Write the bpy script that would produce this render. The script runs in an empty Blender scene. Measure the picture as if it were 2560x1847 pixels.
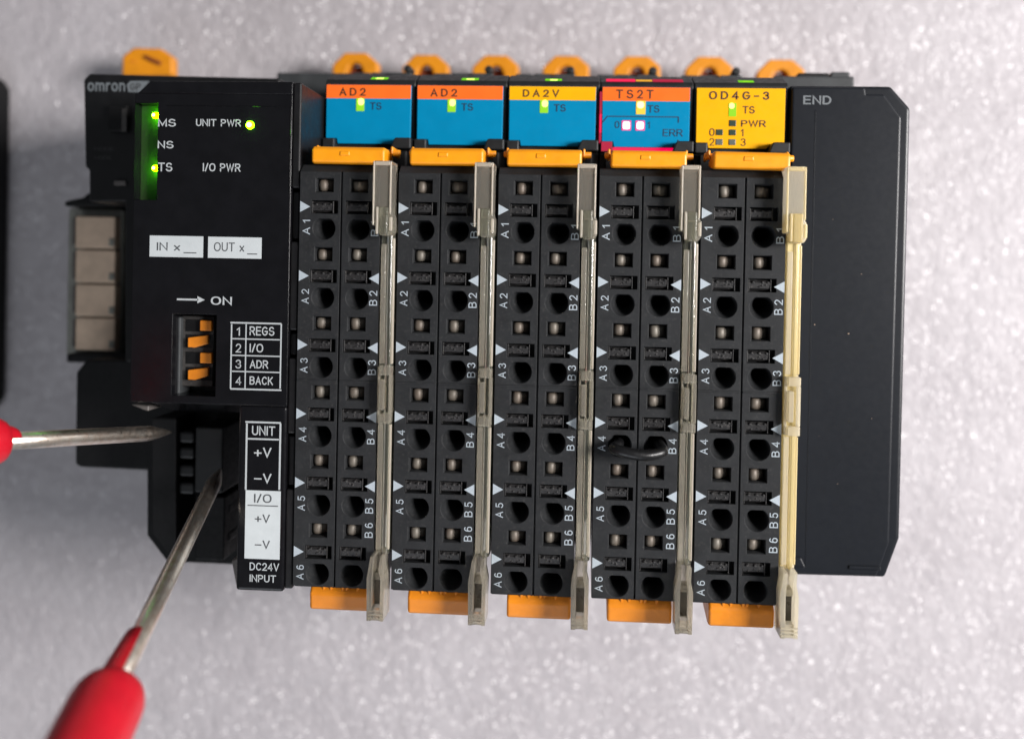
import bpy, bmesh, math, random
import numpy as np
from mathutils import Vector, Matrix

MM = 0.001
rnd = random.Random(7)
scn = bpy.context.scene
col = scn.collection

# ------------------------------------------------------------------ camera
CAM = np.array([43.9762, -5.2984, 211.8103])          # mm
YAW, PIT, ROL = 0.0591, -0.0063, 0.0202
FPX, PPX, PPY = 2357.476, 1331.75, 684.42              # lens in photo pixels, optical axis in the photo
W_PX, H_PX = 2560.0, 1847.0

def cam_rot():
    cy, sy = math.cos(YAW), math.sin(YAW)
    cp, sp = math.cos(PIT), math.sin(PIT)
    cr, sr = math.cos(ROL), math.sin(ROL)
    ry = np.array([[cy, 0, sy], [0, 1, 0], [-sy, 0, cy]])
    rx = np.array([[1, 0, 0], [0, cp, -sp], [0, sp, cp]])
    rz = np.array([[cr, -sr, 0], [sr, cr, 0], [0, 0, 1]])
    return ry @ rx @ rz
ROT = cam_rot()

def at(px, py, z):
    """world X, Y (mm) of the point measured at a photo pixel that stands z mm above the foam"""
    d = ROT @ np.array([(px - PPX) / FPX, -(py - PPY) / FPX, -1.0])
    t = (z - CAM[2]) / d[2]
    q = CAM + t * d
    return float(q[0]), float(q[1])

cam_data = bpy.data.cameras.new("camera")
cam = bpy.data.objects.new("camera", cam_data)
col.objects.link(cam)
cam_data.sensor_width = 36.0
cam_data.lens = FPX / W_PX * 36.0
cam_data.shift_x = (W_PX / 2 - PPX) / W_PX
cam_data.shift_y = -(H_PX / 2 - PPY) / W_PX
cam_data.clip_start = 0.005
cam_data.clip_end = 10.0
m4 = Matrix([[*ROT[0], CAM[0] * MM], [*ROT[1], CAM[1] * MM], [*ROT[2], CAM[2] * MM], [0, 0, 0, 1]])
cam.matrix_world = m4
cam_data.dof.use_dof = True
cam_data.dof.focus_distance = 0.1405
cam_data.dof.aperture_fstop = 11.0
scn.camera = cam

# ------------------------------------------------------------------ light
world = bpy.data.worlds.new("World")
scn.world = world
world.use_nodes = True
bg = world.node_tree.nodes["Background"]
bg.inputs[0].default_value = (0.88, 0.93, 1.0, 1)
bg.inputs[1].default_value = 0.17

def area(name, loc, target, size, power, color):
    ld = bpy.data.lights.new(name, 'AREA')
    ld.shape = 'RECTANGLE'
    ld.size, ld.size_y = size[0] * MM, size[1] * MM
    ld.energy = power
    ld.color = color
    o = bpy.data.objects.new(name, ld)
    col.objects.link(o)
    o.location = Vector(loc) * MM
    o.rotation_euler = (Vector(target) - Vector(loc)).to_track_quat('-Z', 'Y').to_euler()
    return o
area("window_light", (500, 50, 400), (40, -10, 40), (150, 210), 7.4, (1.0, 0.965, 0.95))
area("fill_light", (-60, -430, 400), (-20, -20, 20), (320, 240), 1.0, (0.88, 0.93, 1.0))  # fill lamp added to lift the shaded sides

scn.view_settings.view_transform = 'Standard'
scn.view_settings.look = 'None'
scn.view_settings.exposure = 0.0
scn.view_settings.gamma = 1.0
scn.view_settings.use_curve_mapping = False
scn.cycles.use_denoising = True
scn.cycles.max_bounces = 10
scn.cycles.transmission_bounces = 8
scn.cycles.transparent_max_bounces = 8
scn.cycles.sample_clamp_indirect = 4.0

# ------------------------------------------------------------------ materials
def principled(name):
    m = bpy.data.materials.new(name)
    m.use_nodes = True
    nt = m.node_tree
    return m, nt, nt.nodes["Principled BSDF"]

def obj_coords(nt):
    """object coordinates in mm, shifted per object so that no two copies carry the same pattern"""
    tc = nt.nodes.new("ShaderNodeTexCoord")
    oi = nt.nodes.new("ShaderNodeObjectInfo")
    mul = nt.nodes.new("ShaderNodeMath"); mul.operation = 'MULTIPLY'; mul.inputs[1].default_value = 173.0
    nt.links.new(oi.outputs["Random"], mul.inputs[0])
    sc = nt.nodes.new("ShaderNodeVectorMath"); sc.operation = 'SCALE'; sc.inputs["Scale"].default_value = 1000.0
    nt.links.new(tc.outputs["Object"], sc.inputs[0])
    ad = nt.nodes.new("ShaderNodeVectorMath"); ad.operation = 'ADD'
    nt.links.new(sc.outputs[0], ad.inputs[0]); nt.links.new(mul.outputs[0], ad.inputs[1])
    return ad.outputs[0]

def noise(nt, vec, scale, detail=3.0, rough=0.55):
    n = nt.nodes.new("ShaderNodeTexNoise")
    n.inputs["Scale"].default_value = scale
    n.inputs["Detail"].default_value = detail
    n.inputs["Roughness"].default_value = rough
    nt.links.new(vec, n.inputs["Vector"])
    return n.outputs["Fac"]

def ramp(nt, fac, stops):
    r = nt.nodes.new("ShaderNodeValToRGB")
    el = r.color_ramp.elements
    while len(el) < len(stops):
        el.new(0.5)
    for e, (p, c) in zip(el, stops):
        e.position = p
        e.color = (*c, 1) if len(c) == 3 else c
    nt.links.new(fac, r.inputs[0])
    return r.outputs[0]

def plastic(name, c, rough=0.45, var=0.15, grain=6.0, bump=0.02, bevel=0.12, spec=0.5, dust=0.0, coat=0.0, rvar=1.0):
    m, nt, b = principled(name)
    v = obj_coords(nt)
    n1 = noise(nt, v, 0.35, 4)
    lo = tuple(x * (1 - var) for x in c); hi = tuple(min(1, x * (1 + var)) for x in c)
    cl = ramp(nt, n1, [(0.3, lo), (0.7, hi)])
    if dust > 0:
        n3 = noise(nt, v, 2.2, 6, 0.7)
        f = ramp(nt, n3, [(0.55, (0, 0, 0)), (0.8, (dust, dust, dust))])
        mx = nt.nodes.new("ShaderNodeMix"); mx.data_type = 'RGBA'
        nt.links.new(f, mx.inputs[0]); nt.links.new(cl, mx.inputs[6])
        mx.inputs[7].default_value = (0.30, 0.27, 0.25, 1)
        cl = mx.outputs[2]
    nt.links.new(cl, b.inputs["Base Color"])
    n2 = noise(nt, v, 1.1, 4)
    rr = ramp(nt, n2, [(0.3, (rough * (1 - 0.15 * rvar),) * 3), (0.7, (min(1, rough * (1 + 0.2 * rvar)),) * 3)])
    nt.links.new(rr, b.inputs["Roughness"])
    b.inputs["Specular IOR Level"].default_value = spec
    b.inputs["Coat Weight"].default_value = coat
    b.inputs["Coat Roughness"].default_value = 0.12
    bv = nt.nodes.new("ShaderNodeBevel"); bv.samples = 4
    bv.inputs["Radius"].default_value = bevel * MM
    bp = nt.nodes.new("ShaderNodeBump")
    bp.inputs["Distance"].default_value = bump * MM
    bp.inputs["Strength"].default_value = 0.7
    nt.links.new(noise(nt, v, grain, 4), bp.inputs["Height"])
    nt.links.new(bv.outputs[0], bp.inputs["Normal"])
    nt.links.new(bp.outputs[0], b.inputs["Normal"])
    return m

def emit(name, c, strength, base=(0.02, 0.02, 0.02)):
    m, nt, b = principled(name)
    b.inputs["Base Color"].default_value = (*base, 1)
    b.inputs["Emission Color"].default_value = (*c, 1)
    b.inputs["Emission Strength"].default_value = strength
    b.inputs["Roughness"].default_value = 0.7
    b.inputs["Specular IOR Level"].default_value = 0.05
    return m

def ink(name, c, wear=0.25):
    m, nt, b = principled(name)
    v = obj_coords(nt)
    n = noise(nt, v, 5.0, 4, 0.7)
    cl = ramp(nt, n, [(0.3, tuple(x * (1 - wear) for x in c)), (0.65, c)])
    nt.links.new(cl, b.inputs["Base Color"])
    b.inputs["Roughness"].default_value = 0.6
    return m

M = {}
M['gloss_black'] = plastic('glossy black plastic', (0.0045, 0.0045, 0.0055), 0.20, 0.2, 3, 0.003, 0.25, 0.26)
M['side_black'] = plastic('satin black plastic', (0.005, 0.005, 0.0056), 0.42, 0.25, 6, 0.015, 0.2, 0.35)
M['deep_black'] = plastic('matt black plastic', (0.004, 0.004, 0.0045), 0.6, 0.25, 8, 0.02, 0.15, 0.25)
M['grey'] = plastic('charcoal terminal plastic', (0.0155, 0.0165, 0.0178), 0.55, 0.18, 9, 0.03, 0.12, 0.22, dust=0.10)
M['tab'] = plastic('dark tab plastic', (0.014, 0.0135, 0.0138), 0.42, 0.25, 9, 0.05, 0.15, 0.4, dust=0.28)
M['house'] = plastic('module housing plastic', (0.009, 0.0094, 0.010), 0.5, 0.2, 9, 0.03, 0.15, 0.4)
M['base_grey'] = plastic('grey base plastic', (0.034, 0.037, 0.039), 0.5, 0.2, 9, 0.03, 0.2, 0.4)
M['end'] = plastic('blue grey end plastic', (0.0064, 0.0078, 0.0108), 0.34, 0.06, 1.2, 0.002, 0.3, 0.32, rvar=0.25)
M['orange_lever'] = plastic('amber lever plastic', (0.75, 0.275, 0.003), 0.38, 0.08, 5, 0.02, 0.3, 0.5)
M['orange_clip'] = plastic('amber rail clip plastic', (0.62, 0.225, 0.004), 0.45, 0.1, 5, 0.02, 0.4, 0.45)
M['orange_low'] = plastic('amber lower lever plastic', (0.60, 0.19, 0.004), 0.4, 0.1, 5, 0.02, 0.3, 0.5)
M['peg'] = plastic('black peg plastic', (0.012, 0.012, 0.012), 0.45, 0.1, 5, 0.02, 0.15)
M['blue'] = plastic('blue label', (0.0, 0.20, 0.385), 0.38, 0.04, 20, 0.004, 0.05, 0.15)
M['orange'] = plastic('orange label band', (0.84, 0.145, 0.018), 0.4, 0.05, 20, 0.004, 0.05, 0.15)
M['yellow'] = plastic('yellow label', (0.77, 0.375, 0.003), 0.4, 0.04, 20, 0.004, 0.05, 0.15)
M['ink_brown'] = ink('brown black ink', (0.06, 0.022, 0.006))
M['ink_navy'] = ink('navy ink', (0.004, 0.035, 0.085))
M['ink_white'] = ink('pale grey print', (0.36, 0.41, 0.45), 0.2)
M['ink_print'] = ink('light print', (0.42, 0.45, 0.46), 0.2)
M['ink_dim'] = ink('faint print', (0.035, 0.035, 0.037), 0.3)
M['ink_logo'] = ink('logo print', (0.13, 0.145, 0.155), 0.15)
M['ink_dark'] = ink('dark print on white', (0.06, 0.065, 0.07))
M['paper'] = plastic('white printed field', (0.46, 0.495, 0.505), 0.5, 0.05, 20, 0.002, 0.02, 0.3)
M['led_off'] = plastic('unlit indicator', (0.03, 0.05, 0.035), 0.3, 0.1, 5, 0.01, 0.1)
M['led_off_grey'] = plastic('unlit grey indicator', (0.10, 0.115, 0.10), 0.3, 0.1, 5, 0.01, 0.1)
M['tan'] = plastic('tan connector plastic', (0.60, 0.45, 0.33), 0.5, 0.12, 5, 0.02, 0.2)
M['smoke_frame'] = plastic('grey clear frame', (0.20, 0.20, 0.175), 0.3, 0.15, 5, 0.02, 0.3)
M['insert_dark'] = plastic('dark grip insert', (0.045, 0.038, 0.028), 0.3, 0.2, 5, 0.02, 0.1)
M['dip_body'] = plastic('rough switch body', (0.042, 0.039, 0.037), 0.6, 0.5, 7, 0.09, 0.15, 0.4, dust=0.2)
M['slider'] = plastic('orange switch slider', (0.62, 0.19, 0.008), 0.45, 0.12, 5, 0.03, 0.12)
M['recess'] = plastic('green tinted light well', (0.028, 0.05, 0.02), 0.5, 0.1, 5, 0.01, 0.05, 0.1)  # floor tinted green to carry the glow of the lamps
M['wire'] = plastic('black wire jacket', (0.005, 0.005, 0.0055), 0.36, 0.3, 2, 0.05, 0.02, 0.4)
M['red'] = plastic('red probe plastic', (0.46, 0.005, 0.016), 0.42, 0.08, 2, 0.03, 0.3, 0.45)
M['pale'] = plastic('pale grey plastic', (0.10, 0.09, 0.085), 0.5)

m, nt, b = principled('worn nickel'); M['nickel'] = m
v = obj_coords(nt)
nt.links.new(ramp(nt, noise(nt, v, 0.8, 6, 0.7), [(0.3, (0.80, 0.64, 0.52)), (0.6, (0.96, 0.88, 0.78))]), b.inputs["Base Color"])
b.inputs["Metallic"].default_value = 1.0
nt.links.new(ramp(nt, noise(nt, v, 2.0, 5, 0.7), [(0.3, (0.26,) * 3), (0.7, (0.38,) * 3)]), b.inputs["Roughness"])
bp = nt.nodes.new("ShaderNodeBump"); bp.inputs["Distance"].default_value = 0.015 * MM
nt.links.new(noise(nt, v, 3.0, 5, 0.7), bp.inputs["Height"]); nt.links.new(bp.outputs[0], b.inputs["Normal"])

m, nt, b = principled('spring metal'); M['spring'] = m
v = obj_coords(nt)
nt.links.new(ramp(nt, noise(nt, v, 0.2, 3), [(0.35, (0.10, 0.078, 0.06)), (0.65, (0.125, 0.112, 0.092))]), b.inputs["Base Color"])
b.inputs["Metallic"].default_value = 0.25
b.inputs["Roughness"].default_value = 0.55

def clear_plastic(name, c, amber, mix):
    m = bpy.data.materials.new(name); m.use_nodes = True
    nt = m.node_tree
    b = nt.nodes["Principled BSDF"]; out = nt.nodes["Material Output"]
    v = obj_coords(nt)
    nt.links.new(ramp(nt, noise(nt, v, 0.25, 3), [(0.35, tuple(x * 0.88 for x in c)), (0.65, c)]), b.inputs["Base Color"])
    b.inputs["Transmission Weight"].default_value = 1.0
    b.inputs["IOR"].default_value = 1.46
    nt.links.new(ramp(nt, noise(nt, v, 1.2, 5), [(0.3, (0.06,) * 3), (0.7, (0.20,) * 3)]), b.inputs["Roughness"])
    bv = nt.nodes.new("ShaderNodeBevel"); bv.samples = 4; bv.inputs["Radius"].default_value = 0.18 * MM
    bp = nt.nodes.new("ShaderNodeBump"); bp.inputs["Distance"].default_value = 0.05 * MM
    mp = nt.nodes.new("ShaderNodeMapping"); mp.inputs["Scale"].default_value = (3, 0.5, 1)
    nt.links.new(v, mp.inputs[0])
    nt.links.new(noise(nt, mp.outputs[0], 1.5, 4), bp.inputs["Height"])
    nt.links.new(bv.outputs[0], bp.inputs["Normal"]); nt.links.new(bp.outputs[0], b.inputs["Normal"])
    tr = nt.nodes.new("ShaderNodeBsdfTranslucent"); tr.inputs[0].default_value = (*amber, 1)
    df = nt.nodes.new("ShaderNodeBsdfDiffuse"); df.inputs[0].default_value = (*amber, 1)
    m1 = nt.nodes.new("ShaderNodeMixShader"); m1.inputs[0].default_value = 0.45
    nt.links.new(tr.outputs[0], m1.inputs[1]); nt.links.new(df.outputs[0], m1.inputs[2])
    m2 = nt.nodes.new("ShaderNodeMixShader"); m2.inputs[0].default_value = mix
    nt.links.new(b.outputs[0], m2.inputs[1]); nt.links.new(m1.outputs[0], m2.inputs[2])
    nt.links.new(m2.outputs[0], out.inputs[0])
    return m
M['clear'] = clear_plastic('smoky clear plastic', (0.92, 0.92, 0.80), (0.74, 0.74, 0.58), 0.11)
M['clear_frost'] = clear_plastic('frosted clear plastic', (0.92, 0.88, 0.78), (0.88, 0.82, 0.70), 0.19)
M['clear_highlight'] = clear_plastic('painted clear edge highlight', (0.95, 0.92, 0.84), (0.80, 0.74, 0.64), 0.55)
M['clear_yellow_highlight'] = clear_plastic('painted yellowed edge highlight', (0.98, 0.92, 0.68), (0.95, 0.84, 0.55), 0.6)
M['clear_yellow'] = clear_plastic('yellowed clear plastic', (0.98, 0.88, 0.55), (1.0, 0.85, 0.48), 0.45)
M['clear_yellow_frost'] = clear_plastic('frosted yellowed plastic', (0.97, 0.93, 0.80), (0.92, 0.86, 0.72), 0.42)

# foam
m, nt, b = principled('white foam'); M['foam'] = m
v = obj_coords(nt)
nt.links.new(ramp(nt, noise(nt, v, 0.05, 4), [(0.3, (0.37, 0.345, 0.36)), (0.7, (0.425, 0.40, 0.415))]), b.inputs["Base Color"])
b.inputs["Roughness"].default_value = 0.30
b.inputs["Specular IOR Level"].default_value = 0.55
vo = nt.nodes.new("ShaderNodeTexVoronoi"); vo.inputs["Scale"].default_value = 0.75
wob = nt.nodes.new("ShaderNodeMapping"); wob.inputs["Rotation"].default_value = (0, 0, 0.7); wob.inputs["Scale"].default_value = (1.25, 0.8, 1)
nt.links.new(v, wob.inputs[0]); nt.links.new(wob.outputs[0], vo.inputs["Vector"])
b1 = nt.nodes.new("ShaderNodeBump"); b1.inputs["Distance"].default_value = 0.30 * MM; b1.inputs["Strength"].default_value = 0.4
b1.invert = True
nt.links.new(vo.outputs["Distance"], b1.inputs["Height"])
b2 = nt.nodes.new("ShaderNodeBump"); b2.inputs["Distance"].default_value = 0.35 * MM; b2.inputs["Strength"].default_value = 0.5
nt.links.new(noise(nt, wob.outputs[0], 0.9, 4, 0.6), b2.inputs["Height"])
nt.links.new(b1.outputs[0], b2.inputs["Normal"]); nt.links.new(b2.outputs[0], b.inputs["Normal"])

vf = nt.nodes.new("ShaderNodeTexVoronoi"); vf.inputs["Scale"].default_value = 2.0
nt.links.new(wob.outputs[0], vf.inputs["Vector"])
sb = nt.nodes.new("ShaderNodeVectorMath"); sb.operation = 'SUBTRACT'; sb.inputs[1].default_value = (0.5, 0.5, 0.5)
nt.links.new(vf.outputs["Color"], sb.inputs[0])
ml = nt.nodes.new("ShaderNodeVectorMath"); ml.operation = 'MULTIPLY'; ml.inputs[1].default_value = (1.5, 1.5, 0.0)
nt.links.new(sb.outputs[0], ml.inputs[0])
an = nt.nodes.new("ShaderNodeVectorMath"); an.operation = 'ADD'; nt.links.new(ml.outputs[0], an.inputs[0]); nt.links.new(b2.outputs[0], an.inputs[1])
nn = nt.nodes.new("ShaderNodeVectorMath"); nn.operation = 'NORMALIZE'; nt.links.new(an.outputs[0], nn.inputs[0])
b.inputs["Coat Weight"].default_value = 0.85
b.inputs["Coat Roughness"].default_value = 0.26
nt.links.new(nn.outputs[0], b.inputs["Coat Normal"])
b.inputs["Roughness"].default_value = 0.55
b.inputs["Specular IOR Level"].default_value = 0.3

# ------------------------------------------------------------------ mesh helpers (all in mm, world coordinates)
WL = {}                                                # world position of each object, mm

class MB:
    def __init__(s):
        s.v, s.f, s.sm = [], [], []
    def add(s, vs, fs, smooth=False):
        o = len(s.v)
        s.v += [tuple(p) for p in vs]
        s.f += [tuple(i + o for i in f) for f in fs]
        s.sm += [smooth] * len(fs)
        return s
    def box(s, x0, x1, y0, y1, z0, z1):
        vs = [(x, y, z) for z in (z0, z1) for y in (y0, y1) for x in (x0, x1)]
        return s.add(vs, [(0, 2, 3, 1), (4, 5, 7, 6), (0, 1, 5, 4), (2, 6, 7, 3), (0, 4, 6, 2), (1, 3, 7, 5)])
    def prism(s, poly, z0, z1, taper=None):
        n = len(poly)
        a = sum(poly[i][0] * poly[(i + 1) % n][1] - poly[(i + 1) % n][0] * poly[i][1] for i in range(n))
        if a < 0: poly = poly[::-1]
        top = poly
        if taper:
            cx = sum(p[0] for p in poly) / n; cy = sum(p[1] for p in poly) / n
            top = [(cx + (x - cx) * taper, cy + (y - cy) * taper) for x, y in poly]
        vs = [(x, y, z0) for x, y in poly] + [(x, y, z1) for x, y in top]
        fs = [tuple(range(n - 1, -1, -1)), tuple(range(n, 2 * n))] + [(i, (i + 1) % n, n + (i + 1) % n, n + i) for i in range(n)]
        return s.add(vs, fs)
    def sheet(s, poly, z):
        n = len(poly)
        a = sum(poly[i][0] * poly[(i + 1) % n][1] - poly[(i + 1) % n][0] * poly[i][1] for i in range(n))
        if a < 0: poly = poly[::-1]
        return s.add([(x, y, z) for x, y in poly], [tuple(range(n))])
    def prof_x(s, prof, x0, x1):
        """a profile of (y, z) pairs drawn out along x"""
        n = len(prof)
        vs = [(x0, y, z) for y, z in prof] + [(x1, y, z) for y, z in prof]
        fs = [tuple(range(n)), tuple(range(2 * n - 1, n - 1, -1))] + [(i, n + i, n + (i + 1) % n, (i + 1) % n) for i in range(n)]
        return s.add(vs, fs)
    def prof_y(s, prof, y0, y1):
        """a profile of (x, z) pairs drawn out along y"""
        n = len(prof)
        vs = [(x, y0, z) for x, z in prof] + [(x, y1, z) for x, z in prof]
        fs = [tuple(range(n - 1, -1, -1)), tuple(range(n, 2 * n))] + [(i, (i + 1) % n, n + (i + 1) % n, n + i) for i in range(n)]
        return s.add(vs, fs)
    def lathe(s, p0, p1, prof, n=24, a0=0.0, a1=2 * math.pi, up=(0, 0, 1), wob=0.0):
        """rings of (distance from p0 towards p1, radius)"""
        p0, p1 = Vector(p0), Vector(p1)
        d = (p1 - p0).normalized()
        if abs(d.z) > 0.99: up = (0, 1, 0)
        u = Vector(up).cross(d).normalized(); w = d.cross(u)
        full = abs(a1 - a0 - 2 * math.pi) < 1e-6
        k = n if full else n + 1
        vs = []
        for t, r in prof:
            c = p0 + d * t
            for i in range(k):
                a = a0 + (a1 - a0) * i / n
                rr = r * (1 + wob * math.sin(3 * a + t))
                vs.append(c + u * math.cos(a) * rr + w * math.sin(a) * rr)
        fs = []
        for j in range(len(prof) - 1):
            for i in range(n):
                i2 = (i + 1) % k
                fs.append((j * k + i, j * k + i2, (j + 1) * k + i2, (j + 1) * k + i))
        s.add(vs, fs, True)
        if full:
            o = len(s.v) - len(vs)
            s.f.append(tuple(range(o + k - 1, o - 1, -1))); s.sm.append(False)
            s.f.append(tuple(o + (len(prof) - 1) * k + i for i in range(k))); s.sm.append(False)
        return s
    def tube(s, path, r, n=14):
        pts = [Vector(p) for p in path]
        vs = []; up = Vector((0.13, 0.21, 1)).normalized()
        for i, p in enumerate(pts):
            d = (pts[min(i + 1, len(pts) - 1)] - pts[max(i - 1, 0)]).normalized()
            u = up.cross(d).normalized(); w = d.cross(u)
            rr = r(i / (len(pts) - 1)) if callable(r) else r
            for k in range(n):
                a = 2 * math.pi * k / n
                vs.append(p + u * math.cos(a) * rr + w * math.sin(a) * rr)
        fs = [(j * n + i, j * n + (i + 1) % n, (j + 1) * n + (i + 1) % n, (j + 1) * n + i) for j in range(len(pts) - 1) for i in range(n)]
        fs += [tuple(range(n - 1, -1, -1)), tuple((len(pts) - 1) * n + i for i in range(n))]
        return s.add(vs, fs, True)
    def mesh(s, name, mat, bevel=0.0, seg=2, origin=(0, 0, 0)):
        me = bpy.data.meshes.new(name)
        o = np.array(origin)
        me.from_pydata([tuple((np.array(p) - o) * MM) for p in s.v], [], s.f)
        me.polygons.foreach_set("use_smooth", s.sm)
        if bevel > 0:
            bm = bmesh.new(); bm.from_mesh(me)
            bmesh.ops.remove_doubles(bm, verts=bm.verts, dist=1e-7)
            ed = [e for e in bm.edges if len(e.link_faces) == 2 and e.calc_face_angle(0) > 0.45]
            bmesh.ops.bevel(bm, geom=ed, offset=bevel * MM, segments=seg, profile=0.5, affect='EDGES', clamp_overlap=True)
            bm.to_mesh(me); bm.free()
        if mat: me.materials.append(mat)
        return me
    def build(s, name, mat, parent=None, bevel=0.0, seg=2):
        a = np.array([tuple(p) for p in s.v]); lo, hi = a.min(0), a.max(0)
        org = np.array([(lo[0] + hi[0]) / 2, (lo[1] + hi[1]) / 2, lo[2]])
        me = s.mesh(name, mat, bevel, seg, org)
        return place(name, me, org, parent)

def place(name, me, loc, parent=None):
    o = bpy.data.objects.new(name, me)
    col.objects.link(o)
    base = np.zeros(3)
    if parent is not None:
        o.parent = parent; base = WL[parent.name]
    o.location = Vector((np.array(loc) - base) * MM)
    WL[o.name] = np.array(loc, float)
    return o

def tag(o, label, cat, group=None):
    o["label"] = label; o["category"] = cat
    if group: o["group"] = group
    return o

def empty(name, loc):
    o = bpy.data.objects.new(name, None)
    o.empty_display_size = 0.01
    col.objects.link(o); o.location = Vector(loc) * MM
    WL[o.name] = np.array(loc, float)
    return o

def arc(cx, cy, rx, ry, a0, a1, n=9):
    return [(cx + rx * math.cos(math.radians(a0 + (a1 - a0) * k / n)), cy + ry * math.sin(math.radians(a0 + (a1 - a0) * k / n))) for k in range(n + 1)]

def oval(cx, cy, rx, ry):
    """closed squarish loop"""
    out = []
    for k in range(28):
        a = 2 * math.pi * k / 28
        c, s_ = math.cos(a), math.sin(a)
        p = 0.86
        out.append((cx + rx * math.copysign(abs(c) ** p, c), cy + ry * math.copysign(abs(s_) ** p, s_)))
    return out
SG = arc(.32, .745, .29, .255, 30, 195, 9) + arc(.36, .70, .34, .19, 205, 268, 3) + arc(.33, .28, .33, .235, 88, 0, 6) + arc(.33, .265, .33, .265, -8, -160, 9)
GLYPH = {  # width, open strokes, closed strokes; cap height 1
    'A': (.72, [[(0, 0), (.36, 1), (.72, 0)], [(.14, .33), (.58, .33)]], []),
    'B': (.66, [[(0, 0), (0, 1), (.36, 1)] + arc(.36, .77, .26, .23, 90, -90) + [(0, .54)], [(0, .54), (.38, .54)] + arc(.38, .27, .28, .27, 90, -90) + [(0, 0)]], []),
    'C': (.7, [arc(.37, .5, .36, .5, 42, 318, 18)], []),
    'D': (.68, [], [[(0, 0), (0, 1), (.28, 1)] + arc(.28, .5, .4, .5, 88, -88, 14) + [(.28, 0)]]),
    'E': (.58, [[(.58, 1), (0, 1), (0, 0), (.58, 0)], [(0, .52), (.52, .52)]], []),
    'G': (.74, [arc(.37, .5, .37, .5, 45, 345, 18) + [(.73, .47), (.40, .47)]], []),
    'I': (.0, [[(0, 0), (0, 1)]], []),
    'K': (.66, [[(0, 0), (0, 1)], [(.62, 1), (0, .36)], [(.22, .58), (.66, 0)]], []),
    'M': (.8, [[(0, 0), (0, 1), (.4, .12), (.8, 1), (.8, 0)]], []),
    'N': (.68, [[(0, 0), (0, 1), (.68, 0), (.68, 1)]], []),
    'O': (.76, [], [oval(.38, .5, .38, .5)]),
    'P': (.62, [[(0, 0), (0, 1), (.34, 1)] + arc(.34, .73, .28, .27, 90, -90) + [(0, .46)]], []),
    'R': (.66, [[(0, 0), (0, 1), (.36, 1)] + arc(.36, .74, .27, .26, 90, -90) + [(0, .48)], [(.34, .48), (.66, 0)]], []),
    'S': (.66, [SG], []),
    'T': (.68, [[(0, 1), (.68, 1)], [(.34, 1), (.34, 0)]], []),
    'U': (.66, [[(0, 1), (0, .33)] + arc(.33, .33, .33, .33, 180, 360, 10) + [(.66, 1)]], []),
    'V': (.7, [[(0, 1), (.35, 0), (.7, 1)]], []),
    'W': (1.0, [[(0, 1), (.25, 0), (.5, .95), (.75, 0), (1.0, 1)]], []),
    '0': (.56, [], [oval(.28, .5, .28, .5)]),
    '1': (.22, [[(0, .76), (.22, 1), (.22, 0)]], []),
    '2': (.56, [arc(.28, .72, .27, .28, 170, -20, 10) + [(.46, .48), (.0, 0), (.57, 0)]], []),
    '3': (.56, [arc(.27, .75, .25, .25, 160, -80, 10) + arc(.27, .27, .29, .27, 82, -160, 11)], []),
    '4': (.6, [[(.46, 0), (.46, 1), (0, .28), (.6, .28)]], []),
    '5': (.56, [[(.5, 1), (.1, 1), (.04, .5)] + arc(.26, .32, .29, .32, 130, -155, 12)], []),
    '6': (.56, [arc(.30, .55, .28, .45, 55, 180, 8), ], [oval(.28, .30, .27, .30)]),
    '+': (.62, [[(0, .42), (.62, .42)], [(.31, .12), (.31, .72)]], []),
    '-': (.4, [[(0, .42), (.4, .42)]], []),
    '~': (.62, [[(0, .42), (.62, .42)]], []),
    '/': (.34, [[(0, -.02), (.34, 1.02)]], []),
    'x': (.46, [[(0, 0.02), (.46, .62)], [(0, .62), (.46, 0.02)]], []),
    'o': (.56, [], [oval(.28, .35, .28, .35)]),
    'm': (.88, [[(0, 0), (0, .7)], [(0, .44)] + arc(.22, .46, .22, .24, 180, 0) + [(.44, 0)], [(.44, .44)] + arc(.66, .46, .22, .24, 180, 0) + [(.88, 0)]], []),
    'n': (.5, [[(0, 0), (0, .7)], [(0, .42)] + arc(.25, .44, .25, .26, 180, 0) + [(.5, 0)]], []),
    'r': (.32, [[(0, 0), (0, .7)], [(0, .42)] + arc(.28, .42, .28, .28, 180, 80, 6)], []),
    ' ': (.24, [], []),
}
def ribbon(pts, w, closed):
    n = len(pts); P = [Vector(p).to_2d() for p in pts]
    L_, R_ = [], []
    for i in range(n):
        a = P[i - 1] if (i > 0 or closed) else None
        c = P[(i + 1) % n] if (i < n - 1 or closed) else None
        d1 = (P[i] - a).normalized() if a is not None else None
        d2 = (c - P[i]).normalized() if c is not None else None
        if d1 is None: d1 = d2
        if d2 is None: d2 = d1
        t = (d1 + d2)
        t = t.normalized() if t.length > 1e-6 else d1
        nrm = Vector((-t.y, t.x)); k = 1.0 / max(0.45, abs(nrm.dot(Vector((-d1.y, d1.x)))))
        q = P[i]
        if not closed and i == 0: q = q - d1 * w * 0.5
        if not closed and i == n - 1: q = q + d2 * w * 0.5
        L_.append(q + nrm * w / 2 * k); R_.append(q - nrm * w / 2 * k)
    vs = L_ + R_; m_ = n if closed else n - 1
    fs = [(i, n + i, n + (i + 1) % n, (i + 1) % n) for i in range(m_)]
    return vs, fs
TXT = {}
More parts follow.
